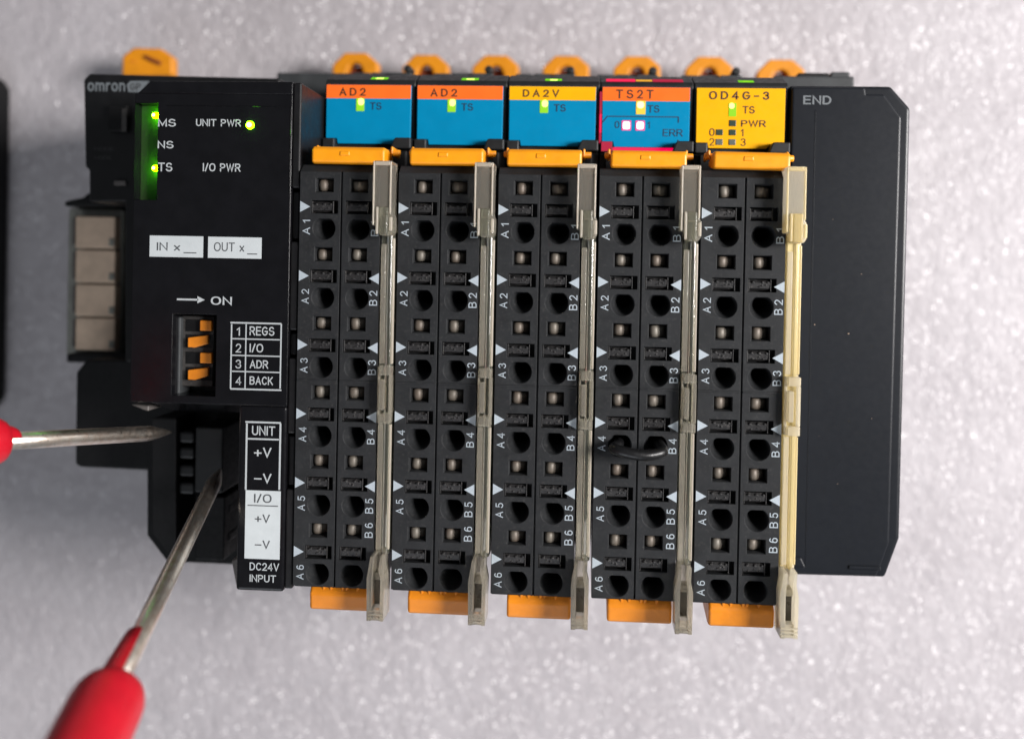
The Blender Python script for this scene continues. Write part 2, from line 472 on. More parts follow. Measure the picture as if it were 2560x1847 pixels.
def glyphs(s, spacing=1.0, bold=0.0, shear=0.0):
    """flat outlines of a line of characters, cap height about 1"""
    key = (s, spacing, bold)
    if key not in TXT:
        w = 0.135 + bold * 2.2
        V, F = [], []; x = 0.0
        for ch in s:
            gw, op, cl = GLYPH[ch]
            for j, (st, c_) in enumerate([(q, False) for q in op] + [(q, True) for q in cl]):
                clean = [st[0]] + [b_ for a, b_ in zip(st[:-1], st[1:]) if (Vector(a) - Vector(b_)).length > 1e-4]
                vs, fs = ribbon(clean, w, c_)
                o = len(V)
                V += [(p.x + x, p.y, 0.0 if j == 0 else 0.01 * j) for p in vs]; F += [tuple(k + o for k in f) for f in fs]
            x += gw + w + 0.13 * spacing + (spacing - 1.0) * 0.75
        TXT[key] = (np.array(V), F)
    return TXT[key]

def text(name, s, x0, x1, y0, y1, z, mat, parent, spacing=1.0, bold=0.0, turn=False, shear=0.0):
    """printed characters filling the rectangle x0..x1, y0..y1; turn: reading upwards"""
    vs, fs = glyphs(s, spacing, bold, shear)
    lo, hi = vs.min(0), vs.max(0)
    t = (vs - lo) / np.where(hi - lo > 1e-9, hi - lo, 1)
    out = []
    for (a, c, _), dz in zip(t, vs[:, 2]):
        if turn: out.append((x1 - (x1 - x0) * c, y0 + (y1 - y0) * a, z + dz))
        else: out.append((x0 + (x1 - x0) * a, y0 + (y1 - y0) * c, z + dz))
    mb = MB(); mb.add(out, fs)
    return mb.build(name, mat, parent)

def text_px(name, s, px0, px1, py0, py1, z, mat, parent, **k):
    a = at(px0, (py0 + py1) / 2, z); b_ = at(px1, (py0 + py1) / 2, z)
    c = at((px0 + px1) / 2, py0, z); d = at((px0 + px1) / 2, py1, z)
    return text(name, s, a[0], b_[0], d[1], c[1], z, mat, parent, **k)

def rect_px(px0, px1, py0, py1, z):
    a = at(px0, (py0 + py1) / 2, z); b_ = at(px1, (py0 + py1) / 2, z)
    c = at((px0 + px1) / 2, py0, z); d = at((px0 + px1) / 2, py1, z)
    return a[0], b_[0], d[1], c[1]

def poly_px(pts, z):
    return [at(x, y, z) for x, y in pts]

# ------------------------------------------------------------------ foam sheet
def build_foam():
    x0, x1, y0, y1, st = -170.0, 215.0, -190.0, 130.0, 0.8
    nx, ny = int((x1 - x0) / st) + 1, int((y1 - y0) / st) + 1
    X, Y = np.meshgrid(np.linspace(x0, x1, nx), np.linspace(y0, y1, ny))
    g = np.random.default_rng(3)
    Z = np.zeros_like(X)
    for cell, amp in ((3.4, 0.13), (1.9, 0.08)):
        gx, gy = int((x1 - x0) / cell) + 3, int((y1 - y0) / cell) + 3
        jx, jy = g.random((gy, gx)), g.random((gy, gx)); hh = 0.5 + g.random((gy, gx))
        ix, iy = ((X - x0) / cell).astype(int) + 1, ((Y - y0) / cell).astype(int) + 1
        best = np.full(X.shape, 9e9); bh = np.zeros_like(X)
        for dx in (-1, 0, 1):
            for dy in (-1, 0, 1):
                cx = x0 + (ix + dx - 1 + jx[np.clip(iy + dy, 0, gy - 1), np.clip(ix + dx, 0, gx - 1)]) * cell
                cy = y0 + (iy + dy - 1 + jy[np.clip(iy + dy, 0, gy - 1), np.clip(ix + dx, 0, gx - 1)]) * cell
                d2 = ((X - cx) ** 2 + (Y - cy) ** 2) / cell ** 2
                up = d2 < best
                best = np.where(up, d2, best)
                bh = np.where(up, hh[np.clip(iy + dy, 0, gy - 1), np.clip(ix + dx, 0, gx - 1)], bh)
        Z += amp * bh * (1 - np.clip(best, 0, 1) * 1.6)
    Z -= Z.max() + 0.05
    co = np.stack([X, Y, Z], -1).reshape(-1, 3) * MM
    idx = np.arange(nx * ny).reshape(ny, nx)
    fc = np.stack([idx[:-1, :-1], idx[:-1, 1:], idx[1:, 1:], idx[1:, :-1]], -1).reshape(-1, 4)
    me = bpy.data.meshes.new("foam_sheet")
    me.vertices.add(len(co)); me.vertices.foreach_set("co", co.ravel())
    me.loops.add(fc.size); me.loops.foreach_set("vertex_index", fc.ravel().astype(np.int32))
    me.polygons.add(len(fc)); me.polygons.foreach_set("loop_start", np.arange(0, fc.size, 4, dtype=np.int32))
    me.polygons.foreach_set("use_smooth", np.ones(len(fc), bool))
    me.update(calc_edges=True)
    me.materials.append(M['foam'])
    o = bpy.data.objects.new("foam_sheet", me); col.objects.link(o)
    o["kind"] = "structure"
    o["label"] = "white sparkling foam sheet under the device"
build_foam()

# ------------------------------------------------------------------ terminal modules
ZT = 72.0; ZL = 59.8
PITCH = 15.0
ROW = 10.4
CA, CB = 4.1, 9.35                                     # the two columns of terminals
BX0, BX1 = 0.35, 12.65                                 # terminal block sides
DIV = 6.72

def block_mesh():
    mb = MB()
    def q(x0, x1, y0, y1, z=ZT):
        if x1 - x0 > 1e-6 and y1 - y0 > 1e-6:
            mb.add([(x0, y0, z), (x1, y0, z), (x1, y1, z), (x0, y1, z)], [(0, 1, 2, 3)])
    def loops(rings, smooth=False, cap=True):
        n = len(rings[0]); vs = [p for r in rings for p in r]; fs = []
        for j in range(len(rings) - 1):
            for i in range(n):
                i2 = (i + 1) % n
                fs.append((j * n + i, j * n + i2, (j + 1) * n + i2, (j + 1) * n + i))
        mb.add(vs, fs, smooth)
        if cap:
            mb.add(rings[-1], [tuple(range(n))])
    def rring(x0, x1, y0, y1, z):
        return [(x0, y0, z), (x1, y0, z), (x1, y1, z), (x0, y1, z)]
    g = 0.14
    for x0, x1, cx in ((BX0, DIV - g, CA), (DIV + g, BX1, CB)):
        for k in range(6):
            o = -ROW * k
            top = 8.5 if k == 0 else 8.5
            q(x0, x1, o + 7.6, o + top)
            sx0, sx1 = cx - 1.42, cx + 1.38
            q(x0, sx0, o + 5.4, o + 7.6); q(sx1, x1, o + 5.4, o + 7.6)
            loops([rring(sx0, sx1, o + 5.4, o + 7.6, ZT), rring(sx0 + 0.12, sx1 - 0.08, o + 5.5, o + 7.5, ZT - 0.2),
                   rring(sx0 + 0.16, sx1 - 0.1, o + 5.6, o + 7.45, ZT - 0.9), rring(sx0 + 0.18, sx1 - 0.1, o + 5.65, o + 7.4, ZT - 6)])
            q(x0, x1, o + 4.2, o + 5.4)
            nx0, nx1 = cx - 2.0, cx + 2.1
            q(x0, nx0, o + 2.2, o + 4.2); q(nx1, x1, o + 2.2, o + 4.2)
            loops([rring(nx0, nx1, o + 2.2, o + 4.2, ZT), rring(nx0, nx1, o + 2.2, o + 4.2, ZT - 1.6)])
            q(x0, x1, o + 1.9, o + 2.2)
            q(x0, cx - 1.9, o - 1.9, o + 1.9); q(cx + 1.9, x1, o - 1.9, o + 1.9)
            n = 32
            ang = [2 * math.pi * (i + 0.5) / n for i in range(n)]
            def ring(r, z, dx=0.0, dy=0.0, flat=9.0):
                return [(cx + dx + r * math.cos(a), o + dy + min(r * math.sin(a), flat), z) for a in ang]
            sq = []
            for a in ang:
                s_ = 1.9 / max(abs(math.cos(a)), abs(math.sin(a)))
                sq.append((cx + s_ * math.cos(a), o + s_ * math.sin(a), ZT))
            loops([sq, ring(1.78, ZT, flat=1.5)], cap=False)
            # corner fillers of the square
            for sxn in (-1, 1):
                for syn in (-1, 1):
                    pts = [p for p in sq if abs(p[0] - cx - sxn * 1.9) < 1e-6 and (p[1] - o) * syn > 0]
                    p1 = max(pts, key=lambda p: abs(p[1] - o)); pts = [p for p in sq if abs(p[1] - o - syn * 1.9) < 1e-6 and (p[0] - cx) * sxn > 0]
                    p2 = max(pts, key=lambda p: abs(p[0] - cx)); c = (cx + sxn * 1.9, o + syn * 1.9, ZT)
                    mb.add([p1, c, p2] if sxn * syn > 0 else [p2, c, p1], [(0, 1, 2)])
            loops([ring(1.78, ZT, flat=1.5), ring(1.68, ZT - 0.12, flat=1.42), ring(1.63, ZT - 0.45, 0.02, 0.02, 1.38),
                   ring(1.33, ZT - 1.9, 0.24, 0.22, 1.12), ring(1.12, ZT - 2.9, 0.36, 0.34, 0.92), ring(1.02, ZT - 3.6, 0.4, 0.38, 0.85), ring(0.95, ZT - 15, 0.4, 0.38, 0.8)], True)
    yb = 8.5 - 6 * ROW
    # groove between the two columns
    mb.add([(DIV - g, yb, ZT), (DIV - g, 8.5, ZT), (DIV - g, yb, ZT - .6), (DIV - g, 8.5, ZT - .6), (DIV + g, yb, ZT - .6), (DIV + g, 8.5, ZT - .6), (DIV + g, yb, ZT), (DIV + g, 8.5, ZT)],
           [(0, 2, 3, 1), (2, 4, 5, 3), (4, 6, 7, 5)])
    # chamfered top, skirt
    zb = 52.0
    ob = [(BX0, yb), (BX1, yb), (BX1, 8.5), (BX0, 8.5)]
    mb.add([(BX0, 8.5, ZT), (BX1, 8.5, ZT), (BX1, 9.7, ZT - 1.5), (BX0, 9.7, ZT - 1.5), (BX1, 9.7, zb), (BX0, 9.7, zb)],
           [(0, 1, 2, 3), (3, 2, 4, 5)])
    mb.add([(BX0, yb, ZT), (BX0, 8.5, ZT), (BX0, 9.7, ZT - 1.5), (BX0, 9.7, zb), (BX0, yb, zb)], [(0, 1, 2, 3, 4)])
    mb.add([(BX1, yb, ZT), (BX1, 8.5, ZT), (BX1, 9.7, ZT - 1.5), (BX1, 9.7, zb), (BX1, yb, zb)], [(4, 3, 2, 1, 0)])
    mb.add([(BX0, yb, ZT), (BX0, yb, zb), (BX1, yb, zb), (BX1, yb, ZT)], [(0, 1, 2, 3)])
    # thin joint ridge between rows three and four
    yr = -ROW * 2 - 2.1
    mb.box(BX0 + .05, DIV - g - .05, yr - 0.12, yr + 0.12, ZT + 0.003, ZT + 0.09)
    mb.box(DIV + g + .05, BX1 - .05, yr - 0.12, yr + 0.12, ZT + 0.003, ZT + 0.09)
    return mb

def contact_mesh():
    """bent spring strip seen in a release slot"""
    mb = MB()
    prof = [(-0.92, -1.5), (-0.8, -0.95), (-0.45, -0.72), (0.12, -0.78), (0.25, -1.0), (0.8, -1.25), (1.25, -1.9)]
    n = len(prof); w = 0.78
    vs = []; fs = []
    secs = 7
    for x, z in prof:
        for i in range(secs):
            a = math.pi * i / (secs - 1)
            vs.append((x, -math.cos(a) * w, z + 0.34 * math.sin(a) - 0.2))
    for j in range(n - 1):
        for i in range(secs - 1):
            fs.append((j * secs + i, (j + 1) * secs + i, (j + 1) * secs + i + 1, j * secs + i + 1))
    fs.append(tuple(range(secs)))
    mb.add(vs, fs, True)
    return mb.mesh("spring_contact", M['spring'])

def tab_mesh(kind):
    mb = MB()
    r2 = random.Random(kind)
    mb.prof_x([(2.42, ZT - 1.55), (2.42, ZT - 0.75), (2.75, ZT - 0.30), (3.55, ZT - 0.22), (3.95, ZT - 0.5), (3.95, ZT - 1.55)], -1.78, 1.22)
    mb.box(-1.95, -1.80, 2.26, 4.1, ZT - 1.5, ZT - 0.15)
    mb.box(1.24, 1.38, 2.26, 4.1, ZT - 1.5, ZT - 0.15)
    for x in (-1.25, 0.0 + r2.uniform(-.15, .15), 0.95):
        h = r2.uniform(0.02, 0.12)
        mb.prof_x([(3.45, ZT - 0.35), (3.5, ZT - 0.16 + h), (3.75, ZT - 0.18 + h), (3.9, ZT - 0.6)], x - 0.16, x + 0.16)
    for _ in range(3):
        x = r2.uniform(-1.5, 0.8); y = r2.uniform(2.7, 3.3)
        mb.prism([(x, y), (x + r2.uniform(.1, .4), y + .05), (x + r2.uniform(.1, .3), y + .2)], ZT - 0.4, ZT - 0.13)
    me = mb.mesh("marker_tab", M['tab'], 0.03, 1, (0, 3.2, ZT - 1.55))
    return me

CONTACT = contact_mesh()
TABS = [tab_mesh(i) for i in range(4)]

def build_cover(mat, frost, rim, parent, x_off=0.0):
    """clear cover flap standing on edge along the block's right side"""
    X = x_off
    mb = MB()
    # long strip: lower left ledge and higher right rib
    mb.prof_y([(12.86 + X, 56.0), (15.0 + X, 56.0), (15.0 + X, 71.6), (14.55 + X, 72.4), (14.0 + X, 72.4), (13.85 + X, 71.9), (12.86 + X, 71.9)], -48.6, 2.0)
    c = mb.build('cover_flap', mat, parent, 0.12, 1)
    k = MB(); k.box(12.92 + X, 13.7 + X, -48.0, -29.2, 71.92, 72.25); k.box(12.92 + X, 13.7 + X, -20.1, -2.2, 71.92, 72.25)
    k.build('cover_edge', frost, c, 0.1, 1)
    k = MB()
    k.prism([(12.1 + X, 10.0), (14.85 + X, 10.0), (14.85 + X, 2.2), (15.1 + X, 1.8), (15.1 + X, -0.4), (14.7 + X, -1.0), (13.1 + X, -1.0), (12.8 + X, 0.4), (12.05 + X, 0.4)], 70.5, 74.6)
    k.build('cover_knob', frost, c, 0.22, 2)
    k = MB()
    k.box(13.05 + X, 14.45 + X, -0.9, 3.2, 71.9, 75.0)
    k.build('cover_rib', mat, c, 0.15, 1)
    k = MB()
    k.box(12.9 + X, 13.15 + X, -28.9, -20.4, 71.0, 73.0); k.box(13.16 + X, 15.0 + X, -21.7, -20.4, 71.2, 73.4)
    k.box(13.16 + X, 15.0 + X, -28.9, -27.6, 71.2, 73.4); k.box(14.6 + X, 15.05 + X, -27.58, -21.72, 71.0, 73.2)
    k.build('cover_catch', frost, c, 0.1, 1)
    k = MB()
    k.box(13.2 + X, 14.0 + X, -26.9, -22.4, 71.95, 73.6)
    k.build('cover_hinge', frost, c, 0.12, 1)
    k = MB()
    k.box(12.08 + X, 12.34 + X, 0.5, 9.9, 74.62, 74.9); k.box(14.58 + X, 14.84 + X, 2.3, 9.9, 74.62, 74.9); k.box(12.36 + X, 14.56 + X, 9.3, 9.9, 74.62, 74.85)
    k.box(12.62 + X, 12.98 + X, -0.8, 3.2, 74.62, 75.0); k.box(14.62 + X, 15.06 + X, -0.3, 1.7, 74.62, 75.0)
    k.box(14.72 + X, 14.98 + X, -47.9, -29.2, 71.7, 72.3); k.box(14.72 + X, 14.98 + X, -20.1, -1.3, 71.7, 72.3)
    k.build('cover_edge_highlight', rim, c, 0.08, 1)  # pale strips painted in for light caught on the clear edges
    k = MB()
    z0, z1 = 70.8, 75.2
    k.prism([(12.85 + X, -48.2), (14.7 + X, -48.2), (14.6 + X, -50.0), (14.95 + X, -51.6), (14.9 + X, -57.6), (12.45 + X, -57.6), (12.35 + X, -51.4), (12.7 + X, -49.2)], z0, z0 + 1.2)
    k.prism([(12.85 + X, -48.2), (13.3 + X, -48.2), (13.1 + X, -51.4), (13.1 + X, -57.6), (12.45 + X, -57.6), (12.35 + X, -51.4), (12.7 + X, -49.2)], z0 + 1.2, z1)
    k.prism([(14.3 + X, -48.2), (14.7 + X, -48.2), (14.6 + X, -50.0), (14.95 + X, -51.6), (14.9 + X, -57.6), (14.35 + X, -57.6), (14.4 + X, -51.6), (14.1 + X, -50.0)], z0 + 1.2, z1)
    k.box(13.1 + X, 14.35 + X, -57.6, -55.7, z0 + 1.2, z1 - 0.3); k.box(13.1 + X, 14.35 + X, -51.9, -50.9, z0 + 1.2, z1 - 1.2)
    for j in range(3):
        k.box(12.5 + X, 14.85 + X, -57.35 + 0.55 * j, -57.1 + 0.55 * j, z1 - 0.05, z1 + 0.14)
    g_ = k.build('cover_grip', frost, c, 0.1, 1)
    k = MB(); k.box(13.12 + X, 14.33 + X, -55.65, -51.95, z0 + 1.22, z0 + 2.6); k.build('grip_dark_insert', M['insert_dark'], c, 0.05, 1)  # dark insert added to darken the opening of the clear grip
    return c

LABEL_Z = ZL
def label_outline(y1, y0):
    return [(0.62, y1), (14.62, y1), (14.58, y0 + 0.85), (12.6, y0 + 0.85), (11.8, y0), (2.6, y0), (2.45, y0 + 0.85), (0.66, y0 + 0.85)]

def build_module(i, root):
    """parts shared by every terminal module, in the coordinates of module 0"""
    # housing
    hb = MB()
    hb.prof_x([(-51.5, 6), (-51.5, 51.8), (10.3, 51.8), (10.3, 58.6), (12.6, 58.6), (24.35, 59.2), (24.9, 59.0), (26.6, 55.0), (27.6, 44.0), (27.6, 6)], 0.32, 15.2)
    h = hb.build('housing', M['house'], root, 0.15, 1)
    s = MB(); s.box(12.7, 15.15, -50.8, 9.6, 51.9, 55.9); s.build('side_ledge', M['house'], root, 0.1, 1)
    # top tabs of the base and the peg
    for x0, x1, y1, z1 in ((-1.0, 2.2, 30.0, 40.0), (2.25, 6.0, 30.15, 39.6), (6.05, 9.9, 30.0, 40.4)):
        b_ = MB(); b_.box(x0 + 0.9, x1 + 0.9, 27.65, y1, 20.0, z1); b_.build('top_tab', M['base_grey'], root, 0.2, 2)
    b_ = MB(); b_.lathe((9.9, 30.9, 36.0), (9.9, 30.9, 40.0), [(0, 0.75), (3.2, 0.75), (3.6, 0.5)], 16); b_.build('peg', M['peg'], root)
    # rail clip
    build_clip(root, 8.3, 39.7)
    # latch lugs either side of the lever
    b_ = MB(); b_.prism([(12.5, 15.15), (12.2, 14.6), (11.8, 13.4), (15.1, 13.4), (15.1, 15.15)], 58.7, 62.0); b_.build('latch_lug', M['house'], root, 0.2, 2)
    b_ = MB(); b_.box(0.4, 2.4, 13.4, 15.1, 58.7, 61.0); b_.build('latch_lug', M['house'], root, 0.2, 2)
    b_ = MB(); b_.box(1.2, 14.2, 10.4, 13.3, 58.65, 60.5); b_.build('latch_seat', M['deep_black'], root, 0.2, 1)
    # amber lock lever
    lv = MB(); lv.prof_x([(9.8, 70.2), (9.7, 71.6), (9.9, 72.3), (11.8, 72.4), (12.3, 71.9), (12.3, 69.2), (11.5, 66.0), (10.5, 66.0)], 2.1, 13.2)
    lever = lv.build('lock_lever', M['orange_lever'], root, 0.28, 2)
    p = MB(); p.lathe((1.2, 12.0, 67.6), (14.6, 12.0, 67.6), [(0, 0.42), (0.1, 0.5), (13.3, 0.5), (13.4, 0.42)], 14); p.build('pivot_pin', M['orange_lever'], lever)
    p = MB(); p.box(1.62, 2.05, 11.6, 12.9, 63.0, 68.6); p.box(13.25, 13.68, 11.6, 12.9, 63.0, 68.6); p.build('lever_arm', M['orange_lever'], lever, 0.15, 1)
    p = MB(); p.box(6.4, 7.9, 10.9, 11.6, 72.2, 72.46); p.build('grip_pad', M['orange_lever'], lever, 0.08, 1)
    # lower release lever
    lw = MB(); lw.prof_x([(-53.9, 60), (-53.9, 70.6), (-55.2, 71.4), (-57.7, 71.2), (-58.0, 69.6), (-56.5, 60)], 2.75, 12.35)
    low = lw.build('release_lever', M['orange_low'], root, 0.35, 2)
    for j, jx in enumerate((0.0, 1.1, 2.9, 3.5, 5.2)):
        x = 4.6 + jx
        p = MB(); p.prism([(x, -54.1), (x + 0.7, -54.1), (x + 0.15, -55.0)], 70.4, 71.15); p.build('lever_tooth', M['orange_low'], low, 0.08, 1)
    # terminal block
    mb = block_mesh()
    blk = mb.build('terminal_block', M['grey'], root)
    sk = MB(); sk.prof_x([(-54.0, 53), (-54.0, 71.2), (-54.3, 71.2), (-55.0, 69), (-55.0, 53)], 0.4, 12.6); sk.build('block_foot', M['grey'], blk, 0.1, 1)
    for k in range(6):
        o = -ROW * k
        for c, cx in enumerate((CA, CB)):
            pl = place('spring_contact', CONTACT, (cx - 0.22, o + 6.5, ZT), blk)
            pl.rotation_euler = (0, 0, rnd.uniform(-0.06, 0.06))
            pl.scale = (rnd.uniform(1.0, 1.12), rnd.uniform(1.0, 1.12), 1)
            tb = place('marker_tab', TABS[(k * 3 + c + i) % 4], (cx, o + 3.2, ZT - 1.55), blk)
        t = MB(); t.add([(0.42, o + 4.05, ZT + .02), (0.42, o + 2.4, ZT + .02), (1.95, o + 3.22, ZT + .02)], [(0, 1, 2)]); t.build('arrow_mark', M['ink_white'], blk)
        if 1 <= k <= 4:
            t = MB(); t.add([(12.62, o + 2.15, ZT + .02), (12.62, o + 3.85, ZT + .02), (11.1, o + 3.0, ZT + .02)], [(0, 1, 2)]); t.build('arrow_mark', M['ink_white'], blk)
        yA = o + 0.1
        text('terminal_number', 'A%d' % (k + 1), 0.78, 2.02, yA - 1.1, yA + 1.12, ZT + .02, M['ink_white'], blk, spacing=1.45, turn=True)
        yB = -45.2 if k == 5 else o + 0.05
        text('terminal_number', 'B%d' % (k + 1), 11.2, 12.42, yB - 1.1, yB + 1.12, ZT + .02, M['ink_white'], blk, spacing=1.45, turn=True)

def build_clip(root, xc, ytop, z=12.0, w=9.9):
    x0 = xc - w / 2; x1 = xc + w / 2
    pts = [(x0, 26.0), (x0, ytop - 2.6), (x0 + 2.6, ytop), (x1 - 2.6, ytop), (x1, ytop - 2.2), (x1, 26.0),
           (xc + 1.9, 26.0), (xc + 1.9, ytop - 4.4), (xc + 1.2, ytop - 2.7), (xc, ytop - 2.1), (xc - 1.2, ytop - 2.7), (xc - 1.9, ytop - 4.4), (xc - 1.9, 26.0)]
    n = len(pts)
    # two halves keep the faces convex enough
    mb = MB()
    mb.prism(pts, z - 3.0, z)
    c = mb.build('rail_clip', M['orange_clip'], root, 0.35, 2)
    f = MB(); f.box(xc - 1.85, xc + 1.85, 26.0, ytop - 2.6, z - 2.9, z - 2.0); f.build('clip_slot', M['red_brown'], c)
    return c
M['red_brown'] = plastic('dark amber plastic', (0.16, 0.03, 0.006), 0.6)

def copy_tree(o, parent, off):
    c = o.copy()
    col.objects.link(c)
    c.parent = parent
    WL[c.name] = WL[o.name] + off
    for ch in o.children:
        copy_tree(ch, c, off)
    return c

LABELS = [
    "charcoal terminal module with orange and blue label, directly beside the glossy black unit",
    "charcoal terminal module with orange and blue label, second from the glossy black unit",
    "charcoal terminal module with yellow band over a blue label, middle of the five",
    "charcoal terminal module with two lit pink lights and a black wire bridge",
    "charcoal terminal module with all-yellow label and yellowed cover beside the end module",
]
mods = []
r0 = empty('terminal_module', (7.5, -13, 0))
build_module(0, r0)
mods.append(r0)
bpy.context.view_layer.update()
for i in range(1, 5):
    off = np.array([PITCH * i, 0, 0])
    r = empty('terminal_module', tuple(np.array([7.5, -13, 0]) + off))
    for ch in list(r0.children):
        copy_tree(ch, r, off)
    mods.append(r)
for r, l in zip(mods, LABELS):
    tag(r, l, "terminal module", "terminal modules in a row")

# small differences between the copies: mix the tabs and nudge the levers
for i, r in enumerate(mods):
    for ch in r.children:
        if ch.name.startswith('terminal_block'):
            for g in ch.children:
                if g.name.startswith('marker_tab'):
                    g.data = TABS[rnd.randrange(4)]
                if g.name.startswith('spring_contact'):
                    g.rotation_euler = (rnd.uniform(-.05, .05), 0, rnd.uniform(-0.08, 0.08))
        if ch.name.startswith('lock_lever'):
            dx = (0.0, -0.15, -0.55, -0.15, -0.15)[i]; ch.location.x += dx * MM
            ch.rotation_euler = (0, 0, (-0.004, 0.004, 0.0, -0.004, -0.012)[i])

M['led_green'] = emit('lit green indicator', (0.35, 0.85, 0.01), 0.95)
M['led_hot'] = emit('lit green indicator core', (0.75, 1.0, 0.18), 2.6)
M['led_amber'] = emit('lit yellow indicator', (1.0, 0.62, 0.05), 1.2)
M['led_amber_hot'] = emit('lit yellow indicator core', (1.0, 0.95, 0.35), 2.2)
M['led_pink'] = emit('lit red indicator rim', (1.0, 0.10, 0.32), 1.1)
M['led_pink_hot'] = emit('lit red indicator core', (1.0, 0.72, 0.85), 3.0)
M['leak_green'] = emit('green light slit', (0.22, 0.80, 0.0), 0.9)
M['leak_red'] = emit('red light leaking at the housing edge', (0.85, 0.0, 0.07), 1.2)
M['leak_red_dim'] = emit('faint red light leaking at the housing edge', (0.60, 0.0, 0.05), 0.8)
M['leak_amber'] = emit('amber light slit', (0.95, 0.45, 0.02), 1.0)

def ellipse(cx, cy, rx, ry, n=20, p=1.0):
    out = []
    for k in range(n):
        c, s_ = math.cos(2 * math.pi * (k + .5) / n), math.sin(2 * math.pi * (k + .5) / n)
        out.append((cx + rx * math.copysign(abs(c) ** p, c), cy + ry * math.copysign(abs(s_) ** p, s_)))
    return out

def slope_strip(x0, x1, t0, t1, mat, name, root, X):
    """a strip lying on the sloping top edge of the housing (t 0..1 down the slope)"""
    y0, z0, y1, z1 = 24.9, 59.0, 26.6, 55.0
    def pt(x, t): return (X + x, y0 + (y1 - y0) * t + 0.04, z0 + (z1 - z0) * t + 0.03)
    mb = MB()
    mb.add([pt(x0, t0), pt(x1, t0), pt(x1, t1), pt(x0, t1)], [(0, 1, 2, 3)])
    # lens-like rounded ends
    return mb.build(name, mat, root)

def label_plate(i, root, bands):
    X = PITCH * i
    base = [(x + X, y) for x, y in label_outline(23.95, 14.35)]
    pl = MB(); pl.prism(base, 59.3, ZL)
    plate = pl.build('label_plate', bands[-1], root, 0.06, 1)
    if len(bands) == 2:
        b_ = MB(); b_.sheet([(X + 0.66, 23.92), (X + 14.58, 23.92), (X + 14.56, 21.72), (X + 0.66, 21.72)], ZL + 0.02)
        b_.build('colour_band', bands[0], plate)
    return plate

def window(root, x0, x1, y0, y1, mat, core=None, name='indicator_light', r=0.25):
    w = MB(); w.box(x0, x1, y0, y1, ZL + 0.005, ZL + 0.10)
    o = w.build(name, mat, root, 0.08, 1)
    if core:
        cx, cy, rx, ry, mt = core
        c = MB(); c.sheet(ellipse(cx, cy, rx, ry, 24, 0.45 if mt is M['led_pink_hot'] else 0.8), ZL + 0.13); c.build('bright_core', mt, o)
    return o

